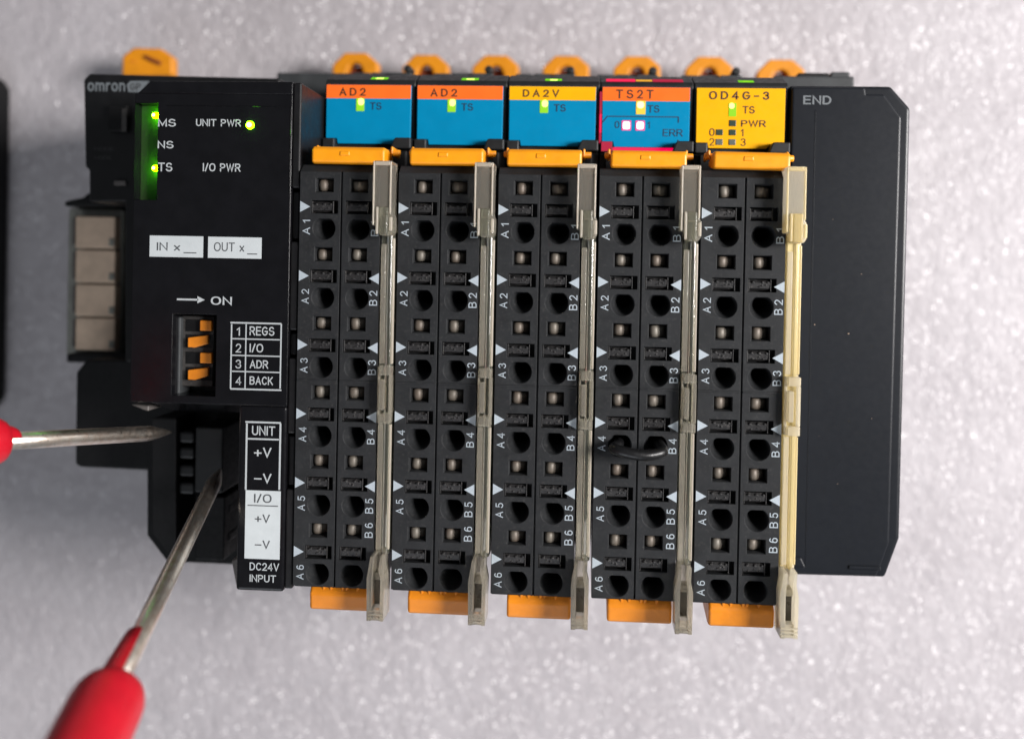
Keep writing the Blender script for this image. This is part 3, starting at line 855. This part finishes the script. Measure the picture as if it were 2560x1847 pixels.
for i, (code, bands) in enumerate((('AD2', ('orange', 'blue')), ('AD2', ('orange', 'blue')), ('DA2V', ('yellow', 'blue')), ('TS2T', ('orange', 'blue')), ('OD4G-3', ('yellow',)))):
    r = mods[i]; X = PITCH * i
    pl = label_plate(i, r, [M[b_] for b_ in bands])
    w = {'AD2': (2.75, 7.15), 'DA2V': (2.8, 8.7), 'TS2T': (2.8, 8.8), 'OD4G-3': (2.6, 12.1)}[code]
    text('printed_code', code, X + w[0], X + w[1], 22.1, 23.55, ZL + .045, M['ink_brown'], pl, spacing=1.35, bold=0.032)
    if i < 4:
        dark = M['ink_navy']
        tsx = (7.9, 9.8)
    else:
        dark = M['ink_brown']; tsx = (7.95, 9.85)
    ty = (19.9, 21.1)
    text('printed_text', 'TS', X + tsx[0], X + tsx[1], ty[0], ty[1], ZL + .045, dark, pl, bold=0.02)
    if i == 3:
        window(pl, X + 6.05, X + 7.55, 19.6, 21.75, M['led_amber'], (X + 6.75, 21.1, 0.55, 0.55, M['led_amber_hot']))
        for xx in (4.35, 6.55):
            window(pl, X + xx - 0.55 + 0.0, X + xx + 0.95, 17.0, 18.6, M['led_pink'], (X + xx + 0.2, 17.8, 0.56, 0.6, M['led_pink_hot']))
        text('printed_text', '0', X + 2.7, X + 3.45, 17.35, 18.5, ZL + .045, dark, pl)
        text('printed_text', '1', X + 7.9, X + 8.3, 17.35, 18.5, ZL + .045, dark, pl)
        text('printed_text', 'ERR', X + 10.4, X + 13.6, 16.1, 17.3, ZL + .045, dark, pl)
        ln = MB()
        zz = ZL + .045
        ln.box(X + 1.5, X + 12.9, 19.15, 19.32, zz, zz + .01); ln.box(X + 12.75, X + 12.92, 18.3, 19.14, zz, zz + .01)
        ln.box(X + 12.75, X + 12.92, 14.9, 15.6, zz, zz + .01)
        ln.add([(X + 0.7, 18.35, zz), (X + 0.85, 18.25, zz), (X + 1.55, 19.15, zz), (X + 1.45, 19.32, zz)], [(0, 1, 2, 3)])
        ln.build('printed_line', dark, pl)
    elif i == 4:
        window(pl, X + 5.75, X + 6.95, 19.4, 21.55, M['led_green'], (X + 6.2, 21.1, 0.42, 0.45, M['led_hot']))
        window(pl, X + 5.85, X + 6.95, 17.85, 18.85, M['led_off'])
        text('printed_text', 'PWR', X + 7.75, X + 11.7, 17.7, 18.9, ZL + .045, dark, pl, bold=0.012)
        for (a, cx, yy, mt) in (('0', 3.8, 16.9, 'led_off'), ('1', 5.85, 16.9, 'led_off'), ('2', 3.8, 15.35, 'led_off_grey'), ('3', 5.85, 15.35, 'led_off_grey')):
            window(pl, X + cx, X + cx + 1.1, yy - 0.5, yy + 0.45, M[mt])
            tx = cx - 1.05 if a in '02' else cx + 1.85
            text('printed_text', a, X + tx, X + tx + (0.85 if a != '1' else 0.45), yy - 0.62, yy + 0.6, ZL + .045, dark, pl)
    else:
        window(pl, X + 5.6, X + 6.95, 19.65, 21.7, M['led_green'], (X + 6.4, 21.15, 0.48, 0.55, M['led_hot']))
    # light slit on the sloping top edge
    xs = (7.6, 10.4) if i < 4 else (7.4, 9.9)
    xs = (6.3, 9.0) if i in (2,) else xs
    if i == 3:
        slope_strip(1.2, 5.9, 0.02, 0.5, M['leak_red'], 'light_slit_glow', r, X)
        slope_strip(6.0, 8.6, 0.1, 0.4, M['leak_amber'], 'light_slit_glow', r, X)
        slope_strip(8.7, 13.6, 0.02, 0.5, M['leak_red_dim'], 'light_slit_glow', r, X)
        e = MB(); e.box(X + 0.22, X + 0.58, 15.0, 23.2, 58.9, 59.75); e.build('light_slit_glow', M['leak_red_dim'], r)  # glowing boxes stand in for red light leaking round the label
        e = MB(); e.box(X + 0.22, X + 0.57, 16.6, 19.6, 59.76, 59.8); e.build('light_slit_glow', M['leak_red'], r)
        e = MB(); e.box(X + 2.45, X + 12.1, 13.45, 14.3, 58.9, 59.7); e.build('light_slit_glow', M['leak_red'], r)
        e = MB(); e.box(X + 0.6, X + 2.3, 13.5, 15.0, 61.02, 61.06); e.build('light_slit_glow', M['leak_red_dim'], r)  # glowing plate stands in for red light falling on the lug
    else:
        slope_strip(xs[0], xs[1], 0.08, 0.42, M['leak_green'], 'light_slit_glow', r, X)
        slope_strip(xs[0] + 0.8, xs[1] - 0.7, 0.14, 0.34, M['led_hot'] if i < 3 else M['led_green'], 'light_slit_glow', r, X)
    build_cover(*((M['clear'], M['clear_frost'], M['clear_highlight']) if i < 4 else (M['clear_yellow'], M['clear_yellow_frost'], M['clear_yellow_highlight'])), r, X)

# black wire bridging the fourth pair of terminals on the fourth module
def spline(pts, n=10):
    out = []
    P = [Vector(p) for p in pts]
    for i in range(len(P) - 1):
        p0, p1, p2, p3 = P[max(i - 1, 0)], P[i], P[i + 1], P[min(i + 2, len(P) - 1)]
        for k in range(n):
            t = k / n
            out.append(0.5 * ((2 * p1) + (-p0 + p2) * t + (2 * p0 - 5 * p1 + 4 * p2 - p3) * t * t + (-p0 + 3 * p1 - 3 * p2 + p3) * t ** 3))
    out.append(P[-1])
    return out
X3 = PITCH * 3; yj = -ROW * 3
jw = MB()
jw.tube(spline([(X3 + CA + .2, yj + .2, 66), (X3 + CA - .2, yj + 0.1, 72.2), (X3 + CA - 0.9, yj - .05, 74.6), (X3 + CA + 0.2, yj - .25, 75.6), (X3 + 6.6, yj - .65, 75.7), (X3 + 8.5, yj - .7, 75.3), (X3 + CB + 0.85, yj - 0.35, 74.3), (X3 + CB + 0.7, yj + .1, 72.2), (X3 + CB + .35, yj + .3, 66)], 8), 0.8, 16)
o = jw.build('jumper_wire', M['wire'])
tag(o, "short black wire looped between two holes of the pink-lit module", "wire")

# ------------------------------------------------------------------ end module
er = empty('end_module', (84.5, -14, 0))
tag(er, "plain dark blue-grey end module marked END at the right of the row", "end module")
out = [(75.45, 24.7), (91.4, 24.7), (94.5, 21.2), (94.3, -47.2), (92.2, -53.5), (75.45, -53.7)]
e = MB(); e.prism(out, 8, 58.6); e.build('body', M['end'], er, 0.5, 3)
e = MB(); e.prism([(75.6, 24.2), (87.0, 24.2), (87.2, 23.2), (90.0, 23.2), (92.7, 19.6), (92.3, -47.5), (90.5, -52.8), (75.6, -53.0)], 58.62, 60.0)
fp = e.build('face_panel', M['end'], er, 0.3, 3)
text('printed_text', 'END', 77.35, 81.75, 21.3, 22.95, 60.03, M['ink_logo'], fp, bold=0.03)
e = MB(); e.box(79.2, 79.5, -51.9, 20.5, 60.003, 60.025); e.build('face_ridge', M['end'], fp, 0.05, 1)
e = MB(); e.prism([(77.4, -50.2), (78.6, -50.4), (79.3, -51.9), (77.6, -51.9)], 60.003, 60.3); e.build('mould_mark', M['end'], fp, 0.1, 1)
e = MB(); e.box(86.0, 91.0, -51.9, -51.3, 60.003, 60.25); e.build('mould_mark', M['end'], fp, 0.1, 1)
M['dust'] = plastic('dust', (0.35, 0.26, 0.2), 0.8)
for x_, y_, r_ in ((79.9, -13.4, .13), (85.2, -14.7, .16), (87.0, -5.2, .1), (82.4, 3.3, .07), (89.1, -28.0, .08), (84.0, -38.5, .09), (81.0, -31.0, .06)):
    e = MB(); e.prism(ellipse(x_, y_, r_, r_ * .7, 7), 60.002, 60.05, 0.6); e.build('dust_speck', M['dust'], fp)
e = MB(); e.box(75.6, 89.6, 24.5, 29.2, 24, 44); e.build('rail_base', M['base_grey'], er, 0.3, 2)
e = MB(); e.box(80.5, 86.0, 29.25, 30.4, 26, 41); e.build('base_step', M['deep_black'], er, 0.2, 1)
e = MB(); e.box(86.3, 89.6, 29.25, 30.6, 26, 41); e.build('base_step', M['base_grey'], er, 0.2, 1)
build_clip(er, 83.2, 39.2)

# ------------------------------------------------------------------ communication unit
cr = empty('communication_unit', (-24, -15, 0))
tag(cr, "glossy black communication unit with green lights and white lettering, left of the modules", "control unit")
G, S_, DB = M['gloss_black'], M['side_black'], M['deep_black']
ZC = 72.0
# lower housing, its outline measured at its front face
zh = 52.0
e = MB(); e.prism(poly_px([(222, 184), (700, 196), (700, 940), (312, 905), (312, 505), (222, 505), (222, 424), (212, 418), (208, 200)], zh), 8, zh)
e.build('upper_housing', S_, cr, 0.8, 3)
e = MB(); e.prism(poly_px([(190, 930), (215, 900), (420, 900), (420, 1178), (200, 1168), (187, 1160)], 46), 8, 46)
e.build('corner_housing', DB, cr, 0.4, 2)
# power connector bay
e = MB(); e.prism(poly_px([(367, 1010), (600, 1010), (600, 1412), (417, 1404), (367, 1338)], 50), 8, 50)
bay = e.build('connector_bay', DB, cr, 0.3, 2)
e = MB(); e.prism(poly_px([(378, 1045), (440, 1045), (440, 1388), (420, 1386), (378, 1330)], 58), 50.1, 58); e.build('bay_wall', DB, bay, 0.3, 2)
def pbox(name, px0, px1, py0, py1, z0, z1, mat, parent, bev=0.15, seg=2):
    x0, x1, y0, y1 = rect_px(px0, px1, py0, py1, z1)
    b_ = MB(); b_.box(x0, x1, y0, y1, z0, z1)
    return b_.build(name, mat, parent, bev, seg)
pbox('connector_body', 487, 556, 1068, 1232, 50.1, 59.0, M['house'], bay, 0.3)
for py in (1078, 1118, 1162, 1206):
    pbox('contact_slot', 446, 484, py, py + 30, 50.1, 57.2, M['house'], bay, 0.5)
pbox('connector_body', 487, 560, 1240, 1400, 50.1, 57.0, M['deep_black'], bay, 0.3)
for py in (1090, 1150, 1260, 1330):
    pbox('contact_slot', 556, 572, py, py + 26, 50.1, 55.2, M['deep_black'], bay, 0.4)
# front cover: a broad upper panel and a narrow lower tail
fx0, _ = at(333, 560, ZC); fx1, _ = at(740, 560, ZC)
_, fy1 = at(560, 236, ZC); _, fy0 = at(450, 1008, ZC)
tx0, _ = at(592, 1300, ZC); _, ty0 = at(660, 1478, ZC)
wx0, wx1, wy0, wy1 = rect_px(336, 394, 258, 500, ZC)          # light well on the left
dx0, dx1, dy0, dy1 = rect_px(430, 540, 786, 990, ZC)          # switch recess
def face_with_holes(mb, x0, x1, y0, y1, holes, z, depth):
    xs = sorted({x0, x1, *[h[0] for h in holes], *[h[1] for h in holes]})
    ys = sorted({y0, y1, *[h[2] for h in holes], *[h[3] for h in holes]})
    for a, b_ in zip(xs[:-1], xs[1:]):
        for c, d in zip(ys[:-1], ys[1:]):
            mx, my = (a + b_) / 2, (c + d) / 2
            if any(h[0] < mx < h[1] and h[2] < my < h[3] for h in holes): continue
            mb.add([(a, c, z), (b_, c, z), (b_, d, z), (a, d, z)], [(0, 1, 2, 3)])
    for h, dp in zip(holes, depth):
        a, b_, c, d = h
        v_ = [(a, c, z), (b_, c, z), (b_, d, z), (a, d, z), (a, c, z - dp), (b_, c, z - dp), (b_, d, z - dp), (a, d, z - dp)]
        mb.add(v_, [(0, 1, 5, 4), (1, 2, 6, 5), (2, 3, 7, 6), (3, 0, 4, 7), (4, 5, 6, 7)])
    mb.add([(x0, y0, z), (x1, y0, z), (x1, y1, z), (x0, y1, z), (x0, y0, zh), (x1, y0, zh), (x1, y1, zh), (x0, y1, zh)],
           [(1, 0, 4, 5), (2, 1, 5, 6), (3, 2, 6, 7), (0, 3, 7, 4)])
e = MB(); face_with_holes(e, fx0, fx1 - 0.9, fy0, fy1, [(wx0, wx1, wy0, wy1), (dx0, dx1, dy0, dy1)], ZC, [2.2, 6.0])
front = e.build('front_cover', G, cr)
e = MB(); e.prism([(fx0 + 0.3, fy1 + 0.01), at(378, 203, ZC), (fx1 - 0.9, at(735, 205, ZC)[1]), (fx1 - 0.9, fy1 + 0.01)], zh, ZC - 0.005); e.build('cover_brow', G, front, 0.12, 2)
e = MB(); e.box(tx0, fx1 - 0.9, ty0, fy0 - 0.02, 44, ZC - 0.01); tail = e.build('cover_tail', G, front, 0.45, 3)
e = MB(); e.prism(poly_px([(578, 1400), (596, 1392), (596, 1470), (590, 1464)], 66), 46, 66); e.build('tail_rib', M['pale'], front, 0.2, 1)
# sloping lip under the broad panel
e = MB(); e.prof_x([(fy0 - 0.03, ZC - 0.3), (fy0 - 0.03, 56), (fy0 - 2.6, 56), (fy0 - 2.4, 64)], at(372, 1010, ZC)[0], tx0 - 0.05); e.build('cover_lip', G, front, 0.15, 1)
e = MB(); e.prism(poly_px([(326, 1011), (372, 1014), (371, 1028), (356, 1024)], 68), 60, 68); e.build('lip_highlight', M['pale'], front, 0.15, 1)  # pale wedge stands in for a highlight on the lip
# stepped rail along the right edge
for a, b_, dz in ((205, 470, 0.0), (478, 598, -0.7), (604, 826, 0.0), (834, 890, -0.7), (896, 1085, 0.0), (1092, 1218, -0.7), (1224, 1474, 0.0)):
    _, ya = at(735, a, ZC); _, yb = at(735, b_, ZC)
    e = MB(); e.box(fx1 - 0.88, fx1 + 0.35 + dz * 0.3, yb, ya, 50, ZC - 0.35 + dz); e.build('edge_rail', S_, front, 0.25, 2)
# smoked window frame line
e = MB()
ax0, ax1, ay0, ay1 = rect_px(412, 722, 265, 985, ZC)
zf = ZC + 0.004
e.box(ax0, ax1, ay1 - 0.12, ay1, zf, zf + 0.08); e.box(ax1 - 0.12, ax1, at(720, 480, ZC)[1], ay1 - 0.13, zf, zf + 0.08)
e.build('window_frame', G, front, 0.03, 1)
# light wells and lamps
e = MB(); e.box(wx0 + .03, wx1 - .03, wy0 + .03, wy1 - .03, ZC - 2.19, ZC - 2.05); well = e.build('light_well', M['recess'], front)
M['lamp_strong'] = emit('lit green power lamp', (0.13, 1.0, 0.0), 60.0)
M['lamp'] = emit('lit green lamp', (0.16, 1.0, 0.0), 75.0)
M['lamp_core'] = emit('lit lamp core', (0.9, 1.0, 0.6), 2.5)
for px, py in ((387, 289), (387, 421)):
    x, y = at(px, py, ZC - 1.0)
    e = MB(); e.lathe((x + 0.5, y, ZC - 1.1), (x - 0.45, y, ZC - 1.1), [(0, .42), (.5, .46), (.8, .36), (.95, .15)], 16); lp = e.build('status_lamp', M['lamp'], front)
    e = MB(); e.sheet(ellipse(x - 0.02, y + 0.02, 0.24, 0.24), ZC - 0.6); e.build('bright_core', M['lamp_core'], lp)
x, y = at(629, 315, ZC - 0.6)
e = MB(); e.lathe((x, y, ZC - 0.3), (x, y, ZC + 0.45), [(0, .62), (.45, .6), (.65, .42), (.75, .15)], 18); lp = e.build('status_lamp', M['lamp_strong'], front)
e = MB(); e.sheet(ellipse(x, y, 0.4, 0.36), ZC + 0.48); e.build('bright_core', M['lamp_core'], lp)
# printing
zt = ZC + 0.02
P_ = M['ink_print']
for s, a in (('MS', (395, 440, 296, 317)), ('NS', (394, 434, 351, 373)), ('TS', (395, 431, 407, 429)), ('UNIT PWR', (490, 603, 297, 318)), ('I/O PWR', (507, 602, 408, 431)), ('ON', (527, 580, 740, 764))):
    text_px('printed_text', s, *a, zt, P_, front, bold=0.018)
ar = rect_px(442, 512, 738, 760, zt); ym = (ar[2] + ar[3]) / 2
e = MB(); e.add([(ar[0], ym - .14, zt), (ar[1] - 1.0, ym - .14, zt), (ar[1] - 1.0, ym + .14, zt), (ar[0], ym + .14, zt), (ar[1] - 1.15, ym - .55, zt), (ar[1], ym, zt), (ar[1] - 1.15, ym + .55, zt)], [(0, 1, 2, 3), (4, 5, 6)])
e.build('printed_arrow', P_, front)
for s, bx, tx, ul in (('IN x', (374, 508, 590, 643), (392, 451, 605, 628), (459, 491, 631, 633.5)), ('OUT x', (520, 654, 593, 646), (535, 611, 606.5, 629), (618, 643, 634, 636.5))):
    r_ = rect_px(*bx, zt); e = MB(); e.box(r_[0], r_[1], r_[2], r_[3], ZC + .004, zt); f = e.build('white_field', M['paper'], front)
    text_px('printed_text', s, *tx, zt + .02, M['ink_dark'], f)
    r_ = rect_px(*ul, zt + .02); e = MB(); e.sheet([(r_[0], r_[2]), (r_[1], r_[2]), (r_[1], r_[3]), (r_[0], r_[3])], zt + .02); e.build('printed_line', M['ink_dark'], f)
# switch table
def lines(name, rects, z, mat, parent):
    mb = MB()
    for a in rects:
        x0, x1, y0, y1 = rect_px(*a, z)
        mb.sheet([(x0, y0), (x1, y0), (x1, y1), (x0, y1)], z)
    return mb.build(name, mat, parent)
tb = lines('printed_frame', [(576, 579.5, 810, 971.5), (700, 703.5, 810, 971.5), (612.5, 615.5, 810, 971.5)], zt, P_, front)
lines('printed_frame', [(576, 703.5, 806, 809.9), (579.6, 699.9, 846.5, 849.5), (579.6, 699.9, 888, 891), (579.6, 699.9, 928, 931), (576, 703.5, 971.6, 975.5)], zt + .012, P_, front)
for n_, s, yc, w_ in (('1', 'REGS', 828, 62), ('2', 'I/O', 870, 34), ('3', 'ADR', 910, 47), ('4', 'BACK', 951, 59)):
    dw = 5 if n_ == '1' else 8
    text_px('printed_text', n_, 596 - dw, 596 + dw - 1, yc - 11, yc + 11, zt, P_, front)
    text_px('printed_text', s, 624, 624 + w_, yc - 11.5, yc + 11.5, zt, P_, front, bold=0.014)
# supply legend
lines('printed_frame', [(613.5, 618, 1058, 1224), (697.5, 702, 1058, 1224)], zt, P_, front)
lines('printed_frame', [(613.5, 702, 1053.5, 1057.9), (618.1, 697.4, 1095.5, 1099.5)], zt + .012, P_, front)
r_ = rect_px(612.5, 700.5, 1226, 1397, zt); e = MB(); e.box(r_[0], r_[1], r_[2], r_[3], ZC + .004, zt); fld = e.build('white_field', M['paper'], front)
lines('printed_line', [(619, 695, 1262.5, 1265)], zt + .02, M['ink_dark'], fld)
for s, a, mt, z_, pr in (('UNIT', (630, 688, 1063, 1090), P_, zt, front), ('+V', (635, 679, 1118, 1145), P_, zt, front), ('~V', (635, 679, 1183, 1209), P_, zt, front),
                ('I/O', (635, 679, 1234, 1257), M['ink_dark'], zt + .02, fld), ('+V', (637, 675, 1285, 1308), M['ink_dark'], zt + .02, fld), ('~V', (637, 675, 1350, 1372.5), M['ink_dark'], zt + .02, fld),
                ('DC24V', (624, 698, 1405, 1427.5), P_, zt, front), ('INPUT', (624, 690, 1435, 1456), P_, zt, front)):
    text_px('printed_text', s, *a, z_, mt, pr, bold=0.012)
# slide switch
sw = MB(); r_ = rect_px(452, 533, 790, 966, ZC - 3.0); sw.box(r_[0], r_[1], r_[2], r_[3], ZC - 5.98, ZC - 3.0)
swo = sw.build('slide_switch', M['dip_body'], front, 0.1, 1)
e = MB(); r_ = rect_px(434, 450, 792, 985, ZC - 2.0); e.box(r_[0], r_[1], r_[2], r_[3], ZC - 5.98, ZC - 2.0); e.build('switch_rim', M['base_grey'], front, 0.2, 2)
for k, (a0, a1, b0, b1) in enumerate(((500, 529, 801, 827), (469, 519, 839, 867), (500, 529, 882, 908), (469, 519, 920, 948))):
    r_ = rect_px(464, 531, b0 - 2, b1 + 2, ZC - 2.9); e = MB(); e.box(r_[0], r_[1], r_[2], r_[3], ZC - 2.995, ZC - 2.93); e.build('slider_slot', DB, swo)
    r_ = rect_px(a0, a1, b0, b1, ZC - 2.2); e = MB()
    if k % 2:
        e.prism([(r_[0], r_[2] - 0.1), (r_[0] + 1.1, r_[2] - .15), (r_[1], r_[2] + 0.5), (r_[1], r_[3] + .1), (r_[0], r_[3] - 0.35)], ZC - 2.92, ZC - 2.2)
    else:
        e.box(r_[0], r_[1], r_[2], r_[3], ZC - 2.92, ZC - 2.1)
    e.build('switch_slider', M['slider'], swo, 0.12, 2)
# printing and dials on the lower step
zs = zh + 0.05
lg = M['ink_logo']
text_px('printed_logo', 'omron', 219, 313, 207, 229, zs, lg, cr, bold=0.03)
e = MB(); e.prism(poly_px([(317, 212), (326, 203), (374, 203), (350, 231), (321, 231)], zs), zs - .03, zs); bd = e.build('printed_badge', lg, cr)
text_px('printed_logo', 'GP', 325, 352, 209, 226, zs + .04, M['ink_dim'], bd, bold=0.02)
for a, s in (((236, 284, 368, 378), 'NODE'), ((236, 278, 390, 400), 'NODE')):
    text_px('printed_text', s, *a, zs, M['ink_dim'], cr)
pbox('dial', 268, 318, 262, 330, zh + .01, zh + 1.2, DB, cr, 0.3)
pbox('dial_mark', 304, 316, 272, 330, zh + 1.21, zh + 1.3, M['dip_body'], cr, 0.02, 1)
pbox('dial_mark', 284, 314, 452, 464, zh + .01, zh + 0.5, M['pale'], cr, 0.1, 1)
# rail base and clips
e = MB(); x0, _ = at(692, 175, 38); e.box(x0, 0.8, 24, 30.3, 14, 38); e.build('rail_base', M['base_grey'], cr, 0.3, 2)
build_clip(cr, -6.9, 40.0)
e = MB(); e.prism(poly_px([(304, 190), (305, 140), (333, 119), (400, 121), (431, 143), (431, 190)], 12), 9, 12); bc = e.build('rail_clip', M['orange_clip'], cr, 0.5, 3)
e = MB(); e.tube(spline([(*at(360, 141, 12.1), 12.1), (*at(378, 150, 12.1), 12.1), (*at(402, 160, 12.1), 12.1)], 6), lambda t: 0.35 + 0.35 * t * (1.2 - t), 8); e.build('clip_hole', M['red_brown'], bc)
e = MB(); x0, x1, y0, y1 = rect_px(322, 340, 150, 158, 12.1); e.box(x0, x1, y0, y1, 11.6, 12.1); e.build('clip_mark', M['orange_low'], bc, 0.3, 2)

# connector plugged in at the left
zk = 36.0
e = MB(); e.prism(poly_px([(160, 516), (161, 503), (205, 494), (230, 475), (318, 475), (318, 516)], zk + 3), 12, zk + 3)
e.build('connector_flange', DB, cr, 0.4, 2)
e = MB(); e.prism(poly_px([(165, 884), (318, 884), (318, 910), (165, 906)], zk + 2), 12, zk + 2)
e.build('connector_flange', DB, cr, 0.4, 2)
fr = pbox('connector_frame', 166, 304, 520, 893, 14, zk - 1.2, M['smoke_frame'], cr, 0.6, 2)
for j, (a, b_) in enumerate(((541, 621), (625, 707), (711, 791), (795, 876))):
    cell = pbox('connector_cell', 188, 287, a, b_, zk - 1.19, zk + 1.2, M['tan'], fr, 0.25, 2)
for a, b_ in ((541, 621), (625, 707), (711, 791), (795, 876)):
    pbox('cell_tab', 180, 187.2, a + 4, b_ - 10, zk - 1.19, zk - 0.2, M['pale'], fr, 0.15, 1)
    pbox('cell_notch', 272, 285, b_ - 24, b_ - 6, zk + 1.21, zk + 1.35, M['smoke_frame'], fr, 0.03, 1)

# ------------------------------------------------------------------ device cut off at the left border
x1, _ = at(22, 600, 0); _, y1 = at(0, 185, 7); _, y0 = at(0, 1030, 7)
e = MB(); e.prism([(x1 - 60, y1), (x1 - 1.6, y1), (x1, y1 - 2.4), (x1, y0 + 2.0), (x1 - 1.6, y0), (x1 - 60, y0)], 0.0, 7)
nb = empty('neighbour_device', (x1 - 30, (y0 + y1) / 2, 0))
tag(nb, "black device housing cut off by the left border of the picture", "device")
e.build('housing', DB, nb, 0.8, 3)
e = MB(); e.box(x1 - 58, x1 - 4, y0 + 5, y1 - 6, 7.02, 8.0); e.build('front_panel', G, nb, 0.4, 2)

# ------------------------------------------------------------------ test probes
def probe(name, tip, back, handle_at, label, tongue_deg, r=1.2, tl=6.4, rg=3.72):
    """tip and back: points on the axis; handle_at: distance from the tip where the red grip begins"""
    tip, back = Vector(tip), Vector(back)
    d = (back - tip).normalized()
    root = empty(name, tuple(tip))
    tag(root, label, "test probe", "red test probes")
    e = MB(); e.lathe(tip, back, [(0, 0.12), (0.5, 0.3), (2.2, 0.72), (4.4, r * 0.97), (5.5, r), (handle_at * 0.7, r), (handle_at + 6, r)], 28, wob=0.012)
    e.build('metal_tip', M['nickel'], root)
    e = MB(); h = handle_at
    e.lathe(tip, back, [(h, r * 1.05), (h + 0.05, 2.3), (h + 0.3, 2.9), (h + 1.1, rg - .5), (h + 2.2, rg - .12), (h + 3.4, rg - .02), (h + 6.0, rg), (h + 7.3, rg + .02), (h + 22, rg), (h + 24, rg + .2), (h + 60, rg + .2)], 32)
    e.build('grip', M['red'], root)
    e = MB()
    a = math.radians(tongue_deg)
    n = 10; span = math.radians(75)
    outer = [(h - tl, r + .02), (h - tl + .3, r + .5), (h - tl * .5, r + .85), (h + 0.3, r + 1.15)]
    e.lathe(tip, back, outer, n, a - span, a + span)
    e.lathe(tip, back, [(h - tl, r + .02), (h + 0.3, r + .02)], n, a - span, a + span)
    e.build('guard_tongue', M['red'], root)
    return root
t = (*at(428, 1080, 63), 63.0); bk = (*at(40, 1101, 88), 88.0)
L = (Vector(bk) - Vector(t)).length
probe('test_probe', t, bk, L + 2.2, "red test probe entering from the left border, its metal tip level", 200, tl=2.2)
t = (*at(552, 1172, 60), 60.0); bk = (*at(300, 1690, 106), 106.0)
L = (Vector(bk) - Vector(t)).length
probe('test_probe', t, bk, L + 1.6, "red test probe slanting up from the bottom border with its thick grip in view", 118, rg=4.1, tl=8.6)
